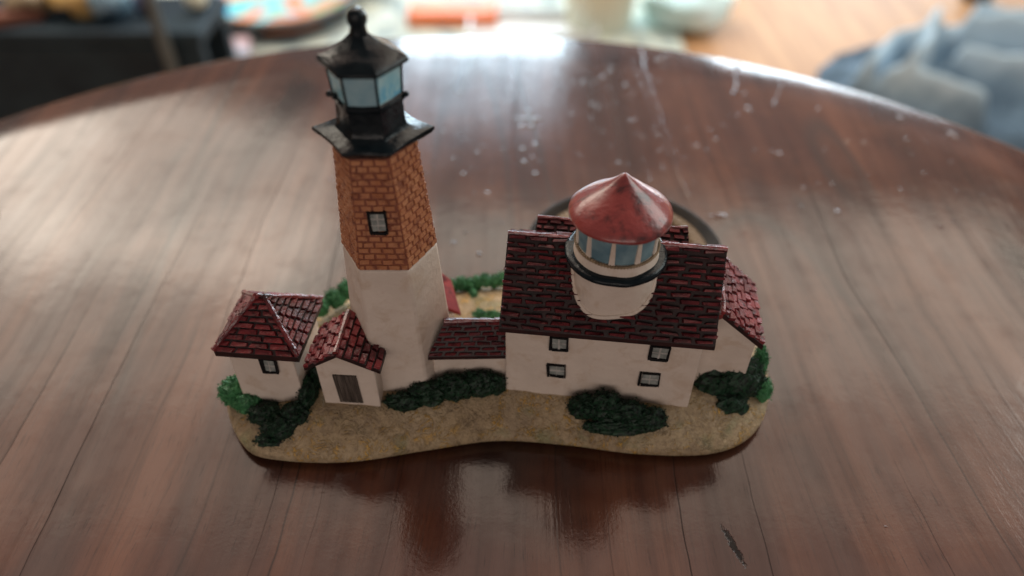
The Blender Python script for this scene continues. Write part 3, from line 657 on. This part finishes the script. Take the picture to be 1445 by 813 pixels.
# denim heap with folds
mb = MB(); rows = []
ridges = [((59, 130), (66, 139), (80, 142), 2.6, 5.0), ((73, 142), (69, 133), (63, 126), 2.0, 6.5), ((61, 127), (66, 123), (73, 120), 2.4, 4.5), ((78, 139), (90, 134), (104, 124), 2.8, 7.5), ((74, 131), (84, 127), (99, 116), 2.2, 6.0), ((84, 147), (95, 143), (104, 136), 2.6, 6.0), ((92, 125), (97, 121), (103, 116), 2.0, 4.0)]
def seg(p, a, b):
    a, b, p = V(*a), V(*b), V(*p); t = max(0, min(1, (p - a).dot(b - a) / (b - a).length_squared)); return (p - a - (b - a) * t).length
for i in range(91):
    row = []
    for j in range(91):
        u, v = i / 90 * 2 - 1, j / 90 * 2 - 1
        k = math.sqrt(max(0, 1 - u * u / 2)); l = math.sqrt(max(0, 1 - v * v / 2))
        x, y = 78.5 + 25 * u * l, 134 + 19 * v * k
        e = min(1, (1 - max(abs(u), abs(v))) / .22); e = 1 - (1 - e) ** 2.2
        z = 2.5 * e; zr = 0
        for a, b, c, w, h in ridges:
            d = min(seg((x, y), a, b), seg((x, y), b, c)); g = h * 1.35 * math.exp(-(d / w * 1.35) ** 2); zr = max(zr, g) + .15 * min(zr, g)
        z += zr * e
        q = Vector((x * .10, y * .10, 0)); z += e * (1.6 * noise.noise(q) + 1.3 * noise.noise(q * 2.1 + V(3, 3, 0)))
        row.append((x + .8 * noise.noise(q * 2), y - 17, FZ + max(.05, z) + .02))
    rows.append(row)
mb.grid([r for r in rows], 'denim')
for f in range(len(mb.f)): mb.f[f] = tuple(reversed(mb.f[f]))
o = mb.build('denim_heap', None, (82, 117, FZ), 180); o.location = V(82, 117, FZ) * U
s = o.modifiers.new('thick', 'SOLIDIFY'); s.thickness = .003; s.offset = -1
tag(o, 'crumpled blue-grey denim clothes in a heap on the floor at the right', 'clothes')
mb = MB(); mb.box(-2.6, 2.6, -2.2, 2.2, 0, 46, 'dark'); o = mb.build('furniture_leg', None, None, bevel=.4); o.location = V(101, 160, FZ) * U; tag(o, 'dark square furniture leg standing behind the denim heap', 'leg post')

# ================================================================== light
W = bpy.data.worlds.new('World'); sc.world = W; W.use_nodes = True
W.node_tree.nodes['Background'].inputs[0].default_value = (1.0, .83, .75, 1); W.node_tree.nodes['Background'].inputs[1].default_value = .13
def area(name, loc, target, w, h, rad, c):
    l = bpy.data.lights.new(name, 'AREA'); l.shape = 'RECTANGLE'; l.size = w * U; l.size_y = h * U
    l.energy = rad * math.pi * w * U * h * U; l.color = c
    o = bpy.data.objects.new(name, l); col.objects.link(o); o.location = Vector(loc) * U
    o.rotation_euler = (Vector(target) - Vector(loc)).to_track_quat('-Z', 'Z').to_euler(); return o
def at(az, el, d): return (d * math.sin(R(az)) * math.cos(R(el)), 14 + d * math.cos(R(az)) * math.cos(R(el)), d * math.sin(R(el)))
area('ceiling_glow', (0, 193, 170), (0, 193, 0), 400, 98, 3.4, (1.0, .88, .73))
area('ceiling_glow_middle', (0, 123, 171), (0, 123, 0), 400, 42, 2.3, (1.0, .79, .64))
area('ceiling_glow_near', (0, 78, 172), (0, 78, 0), 400, 48, 1.55, (1.0, .72, .60))
area('side_window_glow', at(-34, 29, 230), (0, 14, 0), 120, 56, 3.8, (1.0, .90, .76))
area('far_left_glow', at(-46, 23, 230), (0, 14, 0), 80, 54, 2.8, (1.0, .88, .74))
area('back_wall_glow', at(14, 29, 330), (0, 14, 0), 330, 62, .60, (1.0, .58, .44))
area('front_fill', (-20, -190, 42), (0, 11, 3), 230, 84, 1.85, (1.0, .86, .78))  # added fill lamp behind the camera, brightens the figurine's front faces
area('right_window_glow', at(75, 28, 150), (0, 11, 4), 90, 80, 3.6, (.93, 1.0, .96))
area('window', (-12, 300, 62), (0, 30, 0), 74, 130, 11.0, (.70, .88, 1.0))
area('window_top', (-20, 300, 146), (0, 30, 0), 80, 34, 3.2, (.62, .82, 1.0))
area('low_window', (150, 330, 10), (60, 130, -50), 120, 90, 13.0, (.78, .91, 1.0))

# ================================================================== camera
cam = bpy.data.cameras.new('Camera'); co = bpy.data.objects.new('Camera', cam); col.objects.link(co)
co.location = (0, 0, .13); co.rotation_euler = (R(90 - 43), 0, 0)
cam.sensor_width = 36; cam.lens = 36 * 1035 / 1445; cam.clip_start = .005; cam.clip_end = 50
cam.dof.use_dof = True; cam.dof.focus_distance = .138; cam.dof.aperture_fstop = cam.lens / 3.3
sc.camera = co
sc.view_settings.view_transform = 'Standard'; sc.view_settings.look = 'None'; sc.view_settings.exposure = 0; sc.view_settings.gamma = 1
sc.cycles.use_denoising = True; sc.cycles.max_bounces = 6
